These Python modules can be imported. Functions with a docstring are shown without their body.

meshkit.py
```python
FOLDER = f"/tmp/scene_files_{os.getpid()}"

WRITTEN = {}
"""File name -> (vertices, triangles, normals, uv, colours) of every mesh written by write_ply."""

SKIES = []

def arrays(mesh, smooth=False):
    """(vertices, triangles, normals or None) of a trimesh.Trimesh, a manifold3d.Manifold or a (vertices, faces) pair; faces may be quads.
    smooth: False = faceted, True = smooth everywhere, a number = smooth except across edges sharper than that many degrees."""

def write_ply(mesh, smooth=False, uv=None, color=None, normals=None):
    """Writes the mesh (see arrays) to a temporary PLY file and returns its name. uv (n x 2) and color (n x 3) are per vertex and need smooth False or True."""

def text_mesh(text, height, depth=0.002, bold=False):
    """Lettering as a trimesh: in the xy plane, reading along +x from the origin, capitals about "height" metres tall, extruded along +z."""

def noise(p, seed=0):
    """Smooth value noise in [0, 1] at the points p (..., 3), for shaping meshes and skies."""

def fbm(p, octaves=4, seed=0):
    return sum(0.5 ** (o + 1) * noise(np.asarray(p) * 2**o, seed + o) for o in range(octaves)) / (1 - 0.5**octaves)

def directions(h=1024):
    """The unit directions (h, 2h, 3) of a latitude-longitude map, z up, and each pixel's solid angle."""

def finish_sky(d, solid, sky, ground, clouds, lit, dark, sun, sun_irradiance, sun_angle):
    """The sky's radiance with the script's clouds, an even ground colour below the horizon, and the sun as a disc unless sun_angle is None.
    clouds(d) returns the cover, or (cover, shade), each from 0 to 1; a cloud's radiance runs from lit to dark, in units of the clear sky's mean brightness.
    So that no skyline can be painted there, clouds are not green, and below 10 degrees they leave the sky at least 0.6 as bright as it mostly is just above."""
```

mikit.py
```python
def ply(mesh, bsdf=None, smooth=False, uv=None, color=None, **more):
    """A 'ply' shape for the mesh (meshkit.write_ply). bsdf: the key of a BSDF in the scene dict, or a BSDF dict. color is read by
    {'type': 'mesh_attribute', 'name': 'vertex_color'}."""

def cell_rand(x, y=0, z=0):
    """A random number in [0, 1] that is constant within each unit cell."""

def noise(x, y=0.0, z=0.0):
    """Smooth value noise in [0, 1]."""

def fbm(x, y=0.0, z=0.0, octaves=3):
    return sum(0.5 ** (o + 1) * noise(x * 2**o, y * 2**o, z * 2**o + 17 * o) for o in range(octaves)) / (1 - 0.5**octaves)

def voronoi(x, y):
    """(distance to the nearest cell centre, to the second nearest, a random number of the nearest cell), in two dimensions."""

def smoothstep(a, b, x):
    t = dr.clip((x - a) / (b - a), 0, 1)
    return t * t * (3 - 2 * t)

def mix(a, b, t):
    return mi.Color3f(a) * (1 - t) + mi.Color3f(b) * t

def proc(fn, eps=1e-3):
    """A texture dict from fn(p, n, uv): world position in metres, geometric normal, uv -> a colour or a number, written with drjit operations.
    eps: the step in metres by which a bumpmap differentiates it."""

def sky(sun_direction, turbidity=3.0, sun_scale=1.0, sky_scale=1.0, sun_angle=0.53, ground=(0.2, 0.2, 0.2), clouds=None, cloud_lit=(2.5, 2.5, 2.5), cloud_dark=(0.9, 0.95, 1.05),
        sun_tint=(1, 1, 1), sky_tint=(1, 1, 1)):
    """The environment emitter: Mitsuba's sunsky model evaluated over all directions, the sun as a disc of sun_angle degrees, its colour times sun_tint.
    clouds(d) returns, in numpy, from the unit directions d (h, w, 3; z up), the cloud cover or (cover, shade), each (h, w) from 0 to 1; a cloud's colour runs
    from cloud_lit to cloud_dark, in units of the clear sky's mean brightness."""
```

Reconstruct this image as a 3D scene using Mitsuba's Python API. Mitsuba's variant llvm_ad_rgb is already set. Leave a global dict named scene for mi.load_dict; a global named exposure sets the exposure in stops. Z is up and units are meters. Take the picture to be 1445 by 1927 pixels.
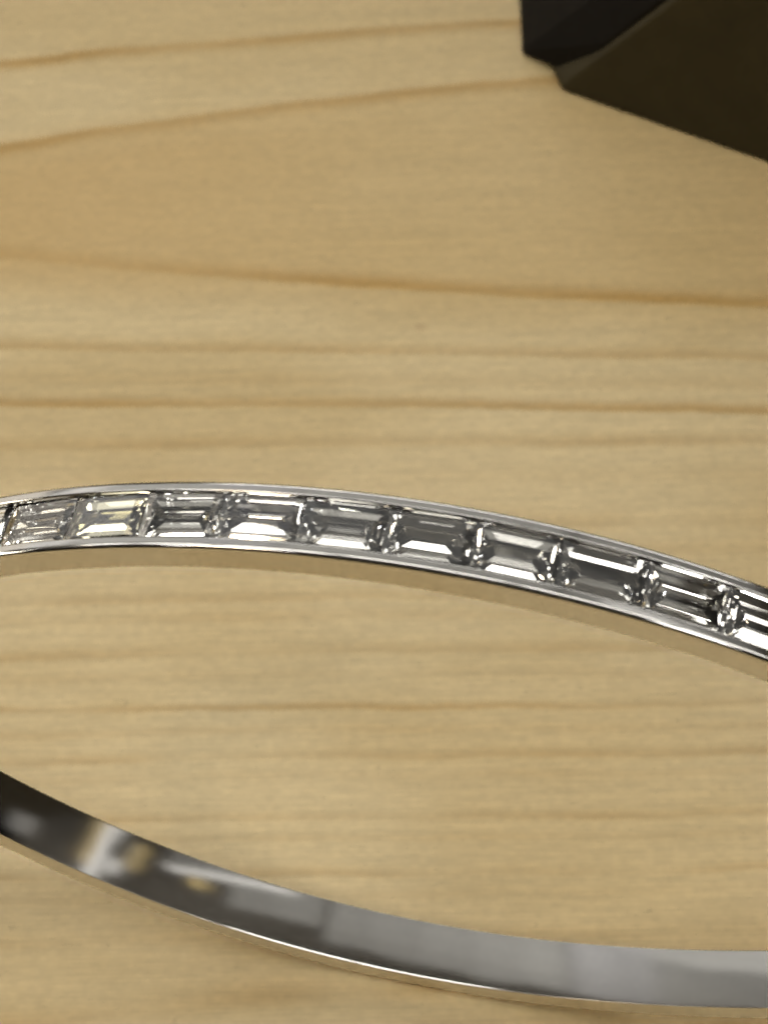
import math, random
import numpy as np, trimesh, drjit as dr, mitsuba as mi
import mikit
from mikit import proc, noise, fbm, smoothstep, mix

T = mi.ScalarTransform4f
MM = 0.001
scene, labels = {}, {}
rng = random.Random(11)

# ------------------------------------------------------------------ camera
EYE = np.array([10.0305, -40.8169, 107.8295]) * MM
FWD = np.array([-0.1523639, 0.52902335, -0.83481707])
UP = -np.array([0.15479337, -0.82148113, -0.54882398])
scene['camera'] = {'type': 'thinlens', 'fov': 2 * math.degrees(math.atan(722.5 / 4000)), 'fov_axis': 'x',
                   'aperture_radius': 0.35 * MM, 'focus_distance': 0.0935, 'near_clip': 0.004, 'far_clip': 20.0,
                   'to_world': T().look_at(origin=EYE.tolist(), target=(EYE + FWD).tolist(), up=UP.tolist())}
exposure = -0.14


# ------------------------------------------------------------------ lamps (unseen, placed for light and reflections, more than a metre away)
def lamp(name, label, cx, cy, cz, sx, sy, rgb, group=None, cat='lamp'):
    """An unseen luminous panel, sx by sy metres, that shines downwards."""
    a, b = sx / 2, sy / 2
    m = trimesh.Trimesh([(cx - a, cy - b, cz), (cx + a, cy - b, cz), (cx + a, cy + b, cz), (cx - a, cy + b, cz)], [(0, 2, 1), (0, 3, 2)], process=False)
    scene[name] = {**mikit.ply(m, 'lamp_housing'), 'emitter': {'type': 'area', 'radiance': {'type': 'rgb', 'value': list(rgb)}}}
    if label is None:
        return
    labels[name] = {'label': label, 'category': cat}
    if group:
        labels[name]['group'] = group


scene['lamp_housing'] = {'type': 'diffuse', 'reflectance': {'type': 'rgb', 'value': [0.5, 0.5, 0.5]}}
# unseen lights placed for their effect: dim panels ahead, bright square panels overhead, brighter small ones behind the photographer, thin strips at right
FITTINGS = [
    ('added_reflect_panel', 'added reflection panels', [(-2.6, 1.16, 0.5, 0.52, 0.62), (-2.4, 1.72, 0.86, 0.52, 0.9), (-3.3, 1.70, 0.86, 0.52, 0.9)]),  # added, unseen; the left rails mirror these as pale grey
    ('added_fill_panel', 'added fill panels ahead', [(-1.0, 1.95, 0.88, 0.7, 5.0), (-0.1, 1.95, 0.88, 0.7, 5.0), (0.8, 1.95, 0.88, 0.7, 5.0)]),  # added, unseen; put there to whiten the middle stones
    ('ceiling_lamp', 'bright ceiling lamps', [(-0.63, -0.06, 0.40, 0.36, 4.0), (-1.09, -0.02, 0.40, 0.36, 4.0), (-1.55, 0.02, 0.40, 0.36, 4.0), (0.88, -0.08, 0.40, 0.36, 4.0), (1.34, -0.04, 0.40, 0.36, 4.0),
                                              (1.80, 0.0, 0.40, 0.36, 4.0)]),
    ('added_overhead_fill', 'added slim overhead fill panels', [(-0.15, 0.10, 0.5, 0.2, 6.0), (0.38, 0.10, 0.5, 0.2, 6.0)]),  # added, unseen; brightens the centre stones and the lower rail edge
    ('added_square_fill', 'added small square fill lights', [(-0.9, -0.8, 0.3, 0.3, 17.0, 'warm'), (0.8, -0.9, 0.3, 0.3, 14.0), (-1.3, -1.2, 0.2, 0.2, 16.0)]),  # added, unseen; extra light on the board and warm glints
    ('added_reflect_strip', 'added narrow reflection strips', [(1.56, 0.86, 0.11, 1.1, 1.15), (2.55, 1.3, 0.24, 1.0, 0.28), (0.76, 0.74, 0.66, 0.04, 2.2), (1.40, 0.62, 0.10, 0.16, 0.9)]),  # added strips that imitate the white streaks mirrored in the band
    ('added_gold_strip', 'added small golden reflection strips', [(1.68, 0.95, 0.06, 0.7, 0.9, 'gold'), (1.27, 0.78, 0.04, 0.34, 1.0, 'gold'), (1.33, 0.78, 0.03, 0.34, 0.3), (0.90, 0.63, 0.035, 0.09, 1.3, 'gold'), (0.84, 0.62, 0.02, 0.08, 1.3, 'gold'), (0.79, 0.61, 0.015, 0.06, 0.6, 'gold')]),  # added to imitate golden flecks mirrored inside the band
]
for side, (x_, y_) in enumerate(((-2.4, -0.2), (-1.9, -0.9), (-0.75, -1.1), (1.1, -1.5), (1.25, -0.55), (2.1, -0.7), (2.6, 0.1), (-0.9, 2.55), (0.3, 2.75), (1.5, 2.5), (-2.0, 2.6), (1.6, -1.5))):
    FITTINGS.append(('added_sparkle_light', 'added small sparkle lights', [])) if not side else None
    FITTINGS[-1][2].append((x_, y_, 0.085, 0.085, 30.0) + (('warm',) if side % 3 == 1 else ()))  # added, unseen; scattered to give the stones points of sparkle
HUES = {'warm': (1.0, 0.82, 0.58), 'gold': (1.0, 0.74, 0.30)}
LEVELS = ([-1.9, -1.45, -1.15, -1.0, -0.8, -0.6, -0.45, -0.2, 0.1, 0.24, 0.42, 0.62, 0.9, 1.1], [0.18, 0.16, 0.16, 0.20, 0.31, 0.39, 0.37, 0.32, 0.27, 0.25, 0.23, 0.21, 0.14, 0.10])  # tile brightness graded to shape the greys mirrored in the metal
HIGH = ([-1.9, -1.35, -0.8, -0.42, -0.12, 0.17, 0.48, 0.9, 1.1], [0.66, 0.62, 0.55, 0.46, 0.39, 0.31, 0.22, 0.16, 0.10])
k = 0
for row, (y0, y1) in enumerate(((0.36, 0.47), (0.47, 0.58), (0.58, 0.70), (0.70, 0.84), (0.84, 1.06), (1.06, 1.42))):  # unseen glowing tiles, added for the metal to mirror
    for col in range(17):
        xa, xb = -2.30 + 0.2 * col, -2.10 + 0.2 * col
        xa, xb = (0.282 if abs(xa - 0.3) < 0.01 else xa), (0.258 if abs(xb - 0.3) < 0.01 else xb)
        xb = -0.712 if abs(xb + 0.7) < 0.01 else xb
        cx, cy, t = (xa + xb) / 2, (y0 + y1) / 2, row / 5
        if cx > 0.28 and row == 0 or cx > 0.75 and row < 3:
            continue
        up = min(1, 1.6 * t) if cx > -0.8 else float(row > 3)
        lv = 1.2 * (1 - up) * np.interp(cx / 1.25, *LEVELS) * (0.70 + 0.85 * min(t, 0.5)) + up * 0.9 * np.interp(cx / 1.25, *HIGH)
        cool = 0.98 if -1.1 < cx < -0.7 else 0.93
        key = 'added_glow_ceiling__panel' + ('_%03d' % k if k else '')
        k += 1
        lamp(key, None, cx, cy, 1.25, xb - xa - 0.003, y1 - y0 - 0.003, (lv, lv * 0.985, lv * cool))
labels['added_glow_ceiling'] = {'label': 'added wide glowing ceiling of small graded tiles, outside the picture', 'category': 'lamp'}
WORDS = {'added_overhead_fill': 'added slim white fill panel straight above the bangle, outside the picture', 'added_fill_panel': 'added bright white fill panel far ahead, outside the picture', 'added_sparkle_light': 'added very small dazzling sparkle light outside the picture', 'added_reflect_panel': 'added dim white reflection panel outside the picture', 'ceiling_lamp': 'bright white ceiling lamp above the bangle, outside the picture',
         'added_square_fill': 'added small very bright fill light behind the camera', 'added_reflect_strip': 'added narrow white reflection strip outside the picture', 'added_gold_strip': 'added small dim golden reflection strip outside the picture'}
for kind, group, spots in FITTINGS:
    for k, (cx, cy, sx, sy, lv, *hue) in enumerate(spots):
        tone = HUES[hue[0]] if hue else (1.0, 0.98, 0.94)
        lamp(kind + ('_%03d' % k if k else ''), WORDS[kind], cx, cy, 1.25, sx, sy, [lv * t for t in tone], group)

lamp('added_ceiling_fill', 'added very wide faintly glowing fill sheet above all other lamps, outside the picture', -0.3, 0.6, 1.6, 7.0, 6.0, (0.040, 0.036, 0.030))  # added, unseen; lifts the black parts of the reflections
for k, (cx, rgb) in enumerate(((2.7, (0.26, 0.21, 0.15)), (-2.9, (0.75, 0.68, 0.58)))):  # glowing panels added at both sides for the stones and left rail
    m = trimesh.creation.box((0.02, 2.6 + 1.6 * k, 0.9))
    m.apply_translation((cx, 0.2 + 0.8 * k, 0.6))
    nm = 'added_wall_fill' + ('_%03d' % k if k else '')
    scene[nm] = {**mikit.ply(m, 'lamp_housing'), 'emitter': {'type': 'area', 'radiance': {'type': 'rgb', 'value': list(rgb)}}}
    labels[nm] = {'label': ('added dim warm fill panel to the right, outside the picture', 'added dim whitish fill panel to the left, outside the picture')[k], 'category': 'lamp'}

for k, x_ in enumerate((-1.6, 1.6)):  # unseen low lights added to make the stone ends sparkle
    m = trimesh.creation.box((0.03, 1.0, 0.18))
    m.apply_translation((x_, -0.3, 0.55))
    nm = 'added_side_fill' + ('_%03d' % k if k else '')
    scene[nm] = {**mikit.ply(m, 'lamp_housing'), 'emitter': {'type': 'area', 'radiance': {'type': 'rgb', 'value': [9.0, 8.3, 7.0]}}}
    labels[nm] = {'label': ('added bright low fill strip to the left, outside the picture', 'added bright low fill strip to the right, outside the picture')[k], 'category': 'lamp'}

# ------------------------------------------------------------------ materials
KNOT = (-1.25, 43.15)
CA, SA = math.cos(math.radians(12.3)), math.sin(math.radians(12.3))
# growth-ring lines of the board: v0, slope, bend, strength, width above, width below (mm)
GRAIN = [(70.27, 0.0384, -0.00115, 0.85, 0.35, 0.7), (64.15, 0.0845, -0.00186, 1.0, 0.32, 0.85), (46.24, -0.1133, 0.00097, 1.05, 0.8, 0.32),
         (41.05, -0.0547, 0.0, 0.5, 0.6, 0.25), (38.72, -0.045, 0.0, 0.2, 0.7, 0.5), (36.85, -0.0482, -0.00036, 0.72, 0.55, 0.25), (33.99, -0.024, 0.0, 0.42, 0.6, 0.35),
         (31.4, -0.022, 0.0, 0.12, 0.8, 0.5), (28.0, -0.02, 0.0, 0.18, 0.8, 0.5), (25.9, -0.012, 0.0, 0.16, 0.7, 0.4), (22.8, -0.012, 0.0, 0.24, 0.5, 0.3), (21.5, -0.01, 0.0, 0.18, 0.6, 0.3),
         (19.2, -0.006, 0.0, 0.34, 0.5, 0.25), (17.6, -0.01, 0.0, 0.14, 0.4, 0.3), (15.47, -0.009, 0.0004, 0.5, 0.28, 0.22), (14.1, -0.008, 0.0, 0.16, 0.3, 0.3), (12.4, -0.006, 0.0, 0.32, 0.4, 0.22),
         (11.2, -0.006, 0.0, 0.14, 0.3, 0.3), (8.66, -0.005, 0.0, 0.52, 0.32, 0.22), (7.4, -0.006, 0.0, 0.2, 0.3, 0.2), (5.3, -0.006, 0.0, 0.3, 0.35, 0.2), (4.1, 0.0, 0.0, 0.16, 0.3, 0.3), (1.6, 0.0, 0.0, 0.16, 0.5, 0.3),
         (-1.0, 0.06, -0.0012, 0.5, 0.9, 0.6), (-4.0, 0.02, -0.0005, 0.4, 0.8, 0.5)]


def board_coords(p):
    x, y = p.x * 1000, p.y * 1000
    return x * CA + y * SA, -x * SA + y * CA


def ring_field(p):
    """Latewood amount 0..1 of the pine board at a point of its top."""
    u, v = board_coords(p)
    total = mi.Float(0)
    wob = (fbm(u * 0.09 + 3.1, v * 0.04, 0.0, 3) - 0.5) * 0.55 + (noise(u * 0.9, v * 0.6, 3.0) - 0.5) * 0.14
    for i, (v0, s, b, a, wu, wd) in enumerate(GRAIN):
        d = v + wob - (v0 + s * u + b * u * u)
        prof = dr.select(d > 0, dr.exp(-dr.square(d / wu)), dr.exp(-dr.square(d / wd)))
        brk = 0.1 + 1.5 * noise(u * 0.19 + 7.3 * i, v0, 5.0) if i > 6 else 0.7 + 0.55 * noise(u * 0.11 + 7.3 * i, v0, 5.0)
        total = dr.maximum(total, prof * a * brk)
    # beyond the stretch of board that is resolved one by one: evenly spaced rings
    far = dr.maximum(smoothstep(73, 80, v), smoothstep(-4, -9, v))
    w = v * 0.31 + wob * 0.5
    w = w - dr.floor(w)
    return dr.maximum(total, far * 0.6 * dr.exp(-dr.square((w - 0.5) / 0.16)))


def wood_color(p, n, uv):
    u, v = board_coords(p)
    ring = ring_field(p)
    heart = smoothstep(42, 47, v + 0.11 * u) * (1 - smoothstep(61, 66, v - 0.085 * u + 0.0018 * u * u)) 
    tone = fbm(u * 0.05 + 1.7, v * 0.11, 1.0, 3)
    streak = fbm(u * 0.06, v * 2.6, 2.0, 3)
    fine = fbm(u * 0.5, v * 8.0, 4.0, 2)
    c = mix((0.620, 0.492, 0.274), (0.565, 0.434, 0.224), smoothstep(0.3, 0.7, tone))
    c = c * (1 + mi.Color3f(0.045, 0.055, 0.085) * (1 - smoothstep(30, 46, v + 0.1 * u)))  # nearer board lightened: light falloff put into the wood colour
    c = mix(c, mi.Color3f(0.540, 0.390, 0.178), heart * (0.55 + 0.4 * noise(u * 0.04, v * 0.08, 8.0)) * 0.8)
    c = mix(c, mi.Color3f(0.420, 0.250, 0.068), dr.clip(ring, 0, 1) * 0.85)
    c = c * (0.95 + 0.10 * streak) * (0.945 + 0.11 * fine)
    c = mix(c, mi.Color3f(0.550, 0.375, 0.160), heart * smoothstep(2, -28, u) * 0.6)
    kd = dr.sqrt(dr.square(u - KNOT[0]) + dr.square((v - KNOT[1]) * 1.2)) + 0.35 * (noise(u * 4, v * 4, 1.0) - 0.5)
    c = c * (1 - mi.Color3f(0.10, 0.14, 0.16) * (1 - smoothstep(0.15, 0.5, kd)))
    mott = fbm(u * 2.1, v * 3.0, 6.0, 3)
    c = c * (0.925 + 0.15 * mott)
    speck = noise(u * 1.3, v * 5.5, 9.0)
    return 0.86 * c * (1 - 0.12 * smoothstep(0.93, 0.99, speck))


def wood_height(p, n, uv):
    u, v = board_coords(p)
    return 0.000012 * ring_field(p) + 0.00001 * fbm(u * 0.6, v * 6.0, 0.0, 2)


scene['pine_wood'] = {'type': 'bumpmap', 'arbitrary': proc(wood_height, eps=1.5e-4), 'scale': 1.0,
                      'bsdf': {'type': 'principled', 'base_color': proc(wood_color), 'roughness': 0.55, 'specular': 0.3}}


def metal_height(p, n, uv):
    q = p * 1000
    return 0.00004 * fbm(q.x * 0.22, q.y * 0.22 + 3.0, q.z * 0.22, 2)


scene['white_gold'] = {'type': 'bumpmap', 'arbitrary': proc(metal_height, eps=2e-4), 'scale': 1.0,
                       'bsdf': {'type': 'roughconductor', 'material': 'none', 'alpha': 0.014, 'specular_reflectance': {'type': 'rgb', 'value': [0.69, 0.675, 0.645]}}}
scene['gem_glass'] = {'type': 'dielectric', 'int_ior': 2.417, 'specular_transmittance': {'type': 'rgb', 'value': [0.985, 0.975, 0.94]}, 'ext_ior': 1.0}
scene['gem_glass_warm'] = {'type': 'dielectric', 'int_ior': 2.417, 'ext_ior': 1.0, 'specular_transmittance': {'type': 'rgb', 'value': [1.0, 0.975, 0.84]}}


def leather_height(p, n, uv):
    q = p * 1000
    return 0.00006 * fbm(q.x * 2.2, q.y * 2.2, q.z * 2.2, 3)


def leather_color(base):
    def fn(p, n, uv):
        q = p * 1000
        return mi.Color3f(base) * (0.8 + 0.4 * fbm(q.x * 0.5, q.y * 0.5, q.z * 0.5, 3))
    return fn


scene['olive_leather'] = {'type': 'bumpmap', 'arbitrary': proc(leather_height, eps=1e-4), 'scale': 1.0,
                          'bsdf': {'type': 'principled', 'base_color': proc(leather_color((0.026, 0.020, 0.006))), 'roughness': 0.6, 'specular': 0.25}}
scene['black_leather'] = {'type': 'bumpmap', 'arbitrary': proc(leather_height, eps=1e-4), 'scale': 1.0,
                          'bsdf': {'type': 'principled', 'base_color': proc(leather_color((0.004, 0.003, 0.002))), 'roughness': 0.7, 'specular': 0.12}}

# ------------------------------------------------------------------ table
tb = trimesh.creation.box((0.62, 0.52, 0.028))
tb.apply_translation((0.02, 0.06, -0.014))
tb.apply_transform(trimesh.transformations.rotation_matrix(math.radians(12.3), (0, 0, 1), (0, 0, 0)))
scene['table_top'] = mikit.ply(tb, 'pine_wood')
labels['table_top'] = {'label': 'pale pine table top with long brown grain lines', 'category': 'table', 'kind': 'structure'}

# ------------------------------------------------------------------ the bangle (mm, ring plane = xz, y = across the band)
W, TH = 3.0934, 1.4563                      # width across, thickness
B_AX, MODES = 20.7766, (0.0120, 0.0012, 0.0189, -0.0066, 0.0002, -0.0032)


def ring_point(th):
    c, s = np.cos(th), np.sin(th)
    kk = 1 + MODES[0] * np.cos(3 * th) + MODES[1] * np.sin(3 * th) + MODES[2] * np.cos(4 * th) + MODES[3] * np.sin(4 * th) + MODES[4] * np.cos(5 * th) + MODES[5] * np.sin(5 * th)
    return 30 * c * kk, B_AX * s * kk


dense = np.linspace(-math.pi, math.pi, 20001)
_x, _z = ring_point(dense)
ARC = np.concatenate([[0], np.cumsum(np.hypot(np.diff(_x), np.diff(_z)))])
ARC0 = np.interp(0.0, dense, ARC)           # arc length is counted from theta = 0
Z0 = -_z.min()


def frame(arc):
    """Outer-surface points, outward normals and tangents in the ring plane at these arc lengths."""
    th = np.interp(np.asarray(arc, float) + ARC0, ARC, dense)
    e = 1e-4
    x, z = ring_point(th)
    xa, za = ring_point(th - e)
    xb, zb = ring_point(th + e)
    t = np.stack([xb - xa, zb - za], -1)
    t /= np.linalg.norm(t, axis=-1, keepdims=True)
    return np.stack([x, z + Z0], -1), np.stack([t[..., 1], -t[..., 0]], -1), t


def sweep(profile, a0, a1, n, caps=True):
    """Closed profile [(y across, h outward from the outer surface)] swept along the ring; mm -> m."""
    prof = np.asarray(profile, float)
    closed = abs((a1 - a0) - ARC[-1]) < 1e-6
    arc = np.linspace(a0, a1, n + 1)
    if closed:
        arc = arc[:-1]
    p, nn, _ = frame((arc + ARC0) % ARC[-1] - ARC0)
    m = len(prof)
    V = np.empty((len(arc), m, 3))
    V[:, :, 0] = p[:, None, 0] + nn[:, None, 0] * prof[None, :, 1]
    V[:, :, 1] = prof[None, :, 0]
    V[:, :, 2] = p[:, None, 1] + nn[:, None, 1] * prof[None, :, 1]
    rows = len(arc) if closed else len(arc) - 1
    i, j = np.meshgrid(np.arange(rows), np.arange(m), indexing='ij')
    i2, j2 = (i + 1) % len(arc), (j + 1) % m
    q = np.stack([i * m + j, i * m + j2, i2 * m + j2, i2 * m + j], -1).reshape(-1, 4)
    f = np.vstack([q[:, [0, 1, 2]], q[:, [0, 2, 3]]])
    if caps and not closed:
        from shapely.geometry import Polygon
        pv, pf = trimesh.creation.triangulate_polygon(Polygon(prof), engine='earcut')
        from scipy.spatial import cKDTree
        idx = cKDTree(prof).query(pv)[1]
        f = np.vstack([f, idx[pf], idx[pf][:, ::-1] + (len(arc) - 1) * m])
    mesh = trimesh.Trimesh(V.reshape(-1, 3) * MM, f, process=False)
    trimesh.repair.fix_normals(mesh)
    return mesh


def arc_pts(cy, ch, r, a0, a1, n):
    return [(cy + r * math.cos(math.radians(a0 + (a1 - a0) * k / n)), ch + r * math.sin(math.radians(a0 + (a1 - a0) * k / n))) for k in range(n + 1)]


HW = W / 2
RAIL, SEAM = 0.50, -0.28                    # rail width, height where rail and band meet
WALL = HW - RAIL
FLOOR = -1.36
R1, R2, RI = 0.21, 0.07, 0.07
BULGE = 0.05                                # comfort-fit inner face


def inner_side():
    """From the right side face round the inner edge, across the bowed inner face and up the left side."""
    pts = arc_pts(HW - RI, -TH + BULGE + RI, RI, 0, -70, 7)
    y1, h1 = pts[-1]
    rr = ((y1 ** 2) + (h1 + TH) ** 2) / (2 * (h1 + TH))
    for kk in range(1, 40):
        y = y1 * (1 - kk / 20)
        pts.append((y, -TH + rr - math.sqrt(rr * rr - y * y)))
    pts += [(-a, b) for a, b in pts[7::-1]]
    return pts


def dedupe(pts):
    out = []
    for q in pts:
        if not out or math.hypot(q[0] - out[-1][0], q[1] - out[-1][1]) > 1e-4:
            out.append(q)
    return out


u_profile = dedupe([(HW, SEAM)] + inner_side() + [(-HW, SEAM), (-WALL, SEAM), (-WALL, FLOOR), (WALL, FLOOR), (WALL, SEAM)])
solid_profile = dedupe(arc_pts(-HW + R1, -R1, R1, 180, 90, 8) + arc_pts(HW - R1, -R1, R1, 90, 0, 8) + inner_side())
rail_profile = dedupe(arc_pts(HW - R1, -R1, R1, 0, 90, 8) + arc_pts(WALL + R2, -R2, R2, 90, 180, 6) + [(WALL, SEAM + 0.001), (HW, SEAM + 0.001)])

PITCH, FIRST = 3.262, 1                     # stones along the channel
EDGE0 = 55.10 - 0.0                         # arc position of the joint at the first stone boundary seen at left
EDGES = [EDGE0 + 2 * PITCH - k * PITCH for k in range(0, 14)]
A_LO, A_HI = EDGES[-1] - 0.06, EDGES[0] + 0.06

# arc lengths measured from theta=0; the fit measured them from theta=0 as well
band = trimesh.util.concatenate([sweep(u_profile, A_LO, A_HI, 620), sweep(solid_profile, A_HI, A_LO + ARC[-1], 900)])
scene['bangle__band'] = mikit.ply(band, 'white_gold', smooth=32)
labels['bangle'] = {'label': 'oval polished white metal bangle with a row of clear stones standing on the pine table', 'category': 'bangle'}
for s, nm in ((1, 'bangle__channel_rail'), (-1, 'bangle__channel_rail_001')):
    scene[nm] = mikit.ply(sweep([(s * a, b) for a, b in rail_profile], A_LO, A_HI, 620), 'white_gold', smooth=32)


def step_cut(length, width, r):
    """A baguette: table, crown steps, girdle, pavilion steps to a keel (x along, y across, z up; girdle at z=0)."""
    L, B = length / 2, width / 2
    j = lambda q, d=0.03: q + r.uniform(-d, d)
    ends, lean = j(0.36, 0.10), r.uniform(-4, 5)
    z1 = -0.02 - 0.19 * math.tan(math.radians(58 + lean))
    z2 = z1 - 0.31 * math.tan(math.radians(48 + lean))
    z3 = z2 - (B - 0.50) * math.tan(math.radians(34 + r.uniform(-3, 2)))
    z3 = max(z3, -1.07)
    rings = [(ends, 0.10, 0.10, 0.0), (0.0, 0.0, 0.02, 0.0), (0.0, 0.0, -0.02, 0.0), (j(0.20), 0.19, z1, 0.10), (j(0.52, 0.06), 0.50, z2, 0.18)]
    v = []
    for dx, dy, z, push in rings:
        a, b = L - dx, B - dy
        v += [(a, b, z), (-a, b, z), (-a, -b, z), (a, -b, z)]
        if push:                            # the end facets are split by a ridge
            o = r.uniform(-0.4, 0.4) * b
            v += [(a + push, o, z + 0.02), (-a - push, -o, z + 0.02)]
    keel, off = L - j(1.0), r.uniform(-0.06, 0.06)
    v += [(keel, off, z3), (-keel, off, z3)]
    return trimesh.convex.convex_hull(np.array(v))


SEEDS = globals().get('TRY_SEEDS') or [300, 341, 582, 383, 584, 405, 586, 407, 508, 309, 390, 311, 312]
for kk in range(len(EDGES) - 1):
    tint = random.Random(SEEDS[kk])
    mid = (EDGES[kk] + EDGES[kk + 1]) / 2
    p, nn, t = (a[0] for a in frame([mid]))
    g = step_cut(PITCH - 0.035 - tint.uniform(0, 0.02), 2 * WALL - 0.03, tint)
    rx, ry, rz = (math.radians(tint.uniform(-d, d)) for d in (3.0, 1.5, 0.6))
    g.apply_transform(trimesh.transformations.euler_matrix(rx, ry, rz))
    X = np.array([-t[0], 0, -t[1]])
    N = np.array([nn[0], 0, nn[1]])
    Y = np.cross(N, X)
    M = np.eye(4)
    M[:3, :3] = np.stack([X, Y, N], 1)
    M[:3, 3] = np.array([p[0], 0, p[1]]) + N * (-0.255 - tint.uniform(0, 0.02))
    g.apply_transform(M)
    g.apply_scale(MM)
    key = 'bangle__gemstone' + ('_%03d' % kk if kk else '')
    scene[key] = mikit.ply(g, 'gem_glass_warm' if kk == 2 else 'gem_glass', smooth=False)

# ------------------------------------------------------------------ dark display block, far right
from manifold3d import Manifold


def hull(points, r=0.5, n=12):
    return Manifold.batch_hull([Manifold.sphere(r, n).translate(tuple(map(float, q))) for q in points])


E_, P_ = np.array([.961, -.274, 0]), np.array([.274, .961, 0])
A_ = np.array([-4.9, 64.36, 0.0])
N_ = np.array([-5.97, 66.25, 0.0])
Q_ = N_ + 45 * np.array([-.16, .987, 0])
T1 = A_ + 6.0 * np.array([7.53, -.8, 10.0])
B_ = A_ + 110 * E_
T2 = B_ + 7.8 * P_ + np.array([0, 0, 60.0])
lift = np.array([0, 0, 0.4])
body = hull([q + lift + 0.35 * P_ + 0.35 * E_ for q in (A_, N_, Q_, B_, B_ + 48 * P_)] + [T1, T2, T1 + 42 * P_, T2 + 42 * P_], 0.7)
P1 = np.array([-8.45, 66.93, 0])
P2 = P1 + 45 * np.array([-.2, .98, 0])
S_ = 5.6 * np.array([7.53, -.8, 10.0])
out = np.array([-0.75, 0, 0.55])
R_ = A_ + 0.22 * (N_ - A_)
pad = hull([P1 + lift + 0.4 * P_ + 0.4 * E_, P2 + lift, R_ + 0.02 * S_ + 0.4 * P_, R_ + 0.08 * S_ + out * 0.5, N_ + lift + 0.4 * P_, Q_ + lift,
            R_ + S_ + out * 1.6, Q_ + S_ + out * 2.2, R_ + S_, Q_ + S_], 0.35)


def to_tri(m):
    mm = m.to_mesh()
    return trimesh.Trimesh(mm.vert_properties[:, :3] * MM, mm.tri_verts, process=False)


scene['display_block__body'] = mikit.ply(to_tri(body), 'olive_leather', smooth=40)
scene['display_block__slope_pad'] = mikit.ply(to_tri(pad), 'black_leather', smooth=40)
labels['display_block'] = {'label': 'blurred dark brown block with a black sloping pad at the far right of the table', 'category': 'display block'}
labels['display_block__slope_pad'] = {'label': 'black pad on the sloping left side of the block'}
